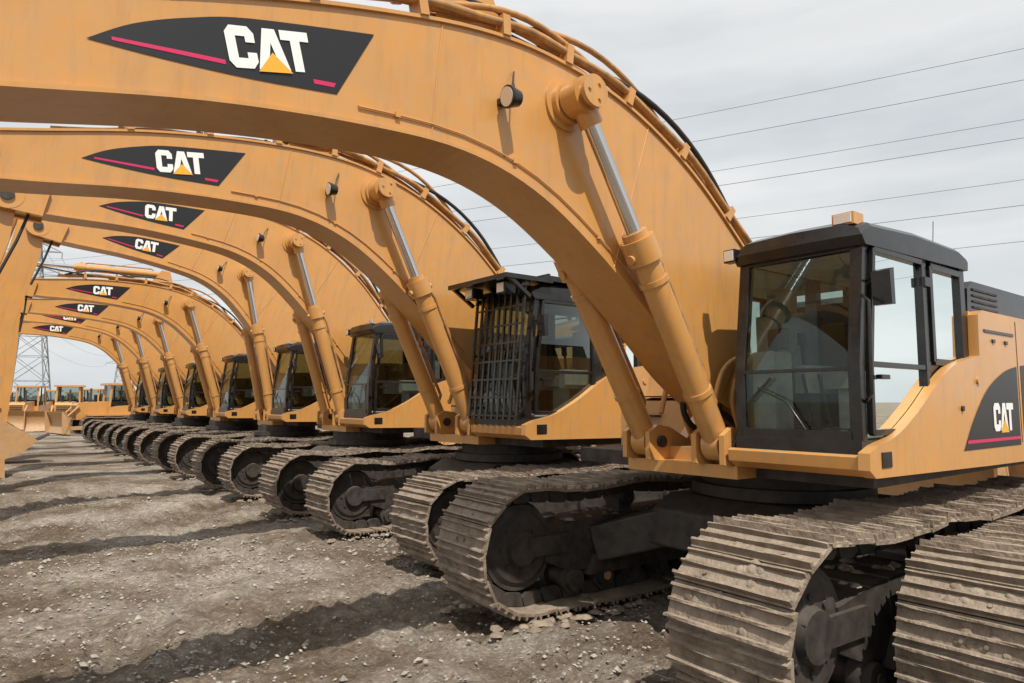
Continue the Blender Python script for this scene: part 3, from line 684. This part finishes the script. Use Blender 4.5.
for i in range(260):
    x=-700+i*5.4+rg.uniform(-3,3); y=560+rg.uniform(-30,30); h=rg.uniform(4,9); w=rg.uniform(5,10)
    pr=[(x+w*math.cos(a)*rg.uniform(.8,1.1),h*max(0,math.sin(a))*rg.uniform(.75,1.1)-.5) for a in [math.pi*k/9 for k in range(10)]]
    mb.prism(pr,y-4,y+4,'trees')
obj('distant_tree_line',mb.mesh('distant_tree_line'))
# ---------------------------------------------------------------- pylons and wires
def pylon(x,y,h,ang):
    mb=MB(); t=h*.011*.5
    def w(z):
        f=z/h; return (.085*h)*(1-f)**1.1+.02*h
    lv=[0,.16,.3,.42,.52,.6,.68,.76,.84,.92,1.0]
    cs=((1,1),(1,-1),(-1,-1),(-1,1))
    for a,b in zip(lv,lv[1:]):
        za,zb=a*h,b*h; wa,wb=w(za)/1,w(zb)/1
        P=[Vector((c[0]*wa,c[1]*wa,za)) for c in cs]; Q=[Vector((c[0]*wb,c[1]*wb,zb)) for c in cs]
        for i in range(4):
            j=(i+1)%4; mb.beam(P[i],Q[i],t,t,'galv'); mb.beam(P[i],Q[j],t*.6,t*.6,'galv'); mb.beam(P[j],Q[i],t*.6,t*.6,'galv'); mb.beam(Q[i],Q[j],t*.6,t*.6,'galv')
    ends=[]
    for z,l in((.62*h,.2*h),(.77*h,.17*h),(.91*h,.13*h)):
        for sg in(1,-1):
            wi=w(z); tipp=Vector((sg*l,0,z))
            for yy in(-wi,wi):
                mb.beam((sg*wi,yy,z),tipp,t*.8,t*.8,'galv'); mb.beam((sg*wi*.8,yy,z+.05*h),tipp,t*.7,t*.7,'galv')
            mb.beam(tipp,tipp-Vector((0,0,.035*h)),t,t,'galv'); ends.append(tipp-Vector((0,0,.035*h)))
    ends.append(Vector((0,0,h)))
    e=empty('transmission_tower',None,(x,y,0),ang); obj('lattice',mb.mesh('lattice'),e)
    Mx=Matrix.Translation((x,y,0))@Matrix.Rotation(ang,4,'Z'); return [Mx@p for p in ends]
def span(A,Bv,sag,r,name):
    mb=MB()
    for a,b in zip(A,Bv):
        pts=[]
        for i in range(49):
            t=i/48; p=a.lerp(b,t); p.z-=sag*4*t*(1-t); pts.append(p)
        mb.tube(pts,r,'wire',n=5)
    obj(name,mb.mesh(name))
dirv=Vector((-2.15,1)).normalized(); an=math.atan2(dirv.y,dirv.x)+math.pi/2
base=Vector((60,80)); pa=base-dirv*150; pb=base+dirv*300
T1=pylon(pa.x,pa.y,54,an); T2=pylon(pb.x,pb.y,48,an); span(T1,T2,8.5,.035,'power_line')
d2=(Vector((-128,182))-Vector((-228,405))).normalized(); a2=math.atan2(d2.y,d2.x)+math.pi/2
T3=pylon(-129,182,47,a2); T4=pylon(-232,405,40,a2)
span(T3,T4,6,.04,'power_line')
T6=pylon(-210,120,47,a2); span(T3,T6,4,.04,'power_line')
# ---------------------------------------------------------------- light
sd=(RR*-1*.95+F*.33); sd.z=0; sd.normalize(); el=R(57)
to=Vector((sd.x*math.cos(el),sd.y*math.cos(el),math.sin(el)))
sun=bpy.data.lights.new('sun','SUN'); sun.energy=5.0; sun.angle=R(.5); sun.color=(1,.94,.84)
so=bpy.data.objects.new('sun',sun); S.collection.objects.link(so); so.rotation_euler=to.to_track_quat('Z','Y').to_euler()
w=bpy.data.worlds.new('World'); S.world=w; w.use_nodes=True; nt=w.node_tree; N=nt.nodes; L=nt.links
bg=N['Background']; sky=N.new('ShaderNodeTexSky'); sky.sky_type='NISHITA'; sky.sun_disc=False; sky.sun_elevation=el; sky.sun_rotation=math.atan2(to.x,to.y)
tc=N.new('ShaderNodeTexCoord'); mp=N.new('ShaderNodeMapping'); mp.inputs['Scale'].default_value=(1,1,4.5); L.new(tc.outputs['Generated'],mp.inputs[0])
n1=N.new('ShaderNodeTexNoise'); n1.inputs['Scale'].default_value=1.9; n1.inputs['Detail'].default_value=7; n1.inputs['Roughness'].default_value=.52; L.new(mp.outputs[0],n1.inputs['Vector'])
r=N.new('ShaderNodeValToRGB'); r.color_ramp.elements[0].position=.34; r.color_ramp.elements[1].position=.60
r.color_ramp.elements[0].color=(6.6,7.0,7.3,1); r.color_ramp.elements[1].color=(9.0,9.1,9.1,1); L.new(n1.outputs[0],r.inputs[0])
n2=N.new('ShaderNodeTexNoise'); n2.inputs['Scale'].default_value=1.3; n2.inputs['Detail'].default_value=6; L.new(mp.outputs[0],n2.inputs['Vector'])
r2=N.new('ShaderNodeMapRange'); r2.inputs[1].default_value=.3; r2.inputs[2].default_value=.6; r2.inputs[3].default_value=.84; r2.inputs[4].default_value=.99; L.new(n2.outputs[0],r2.inputs[0])
mx=N.new('ShaderNodeMix'); mx.data_type='RGBA'; L.new(r2.outputs[0],mx.inputs[0]); L.new(sky.outputs[0],mx.inputs[6]); L.new(r.outputs[0],mx.inputs[7])
L.new(mx.outputs[2],bg.inputs[0]); bg.inputs[1].default_value=.097
# ---------------------------------------------------------------- camera
cam=bpy.data.cameras.new('camera'); cam.lens=24; cam.sensor_width=36; cam.clip_end=6000; cam.clip_start=.05
co=bpy.data.objects.new('camera',cam); S.collection.objects.link(co); co.location=(0,0,1.95); co.rotation_euler=(R(95.06),0,0)
S.camera=co
S.view_settings.view_transform='Standard'; S.view_settings.look='None'; S.view_settings.exposure=0
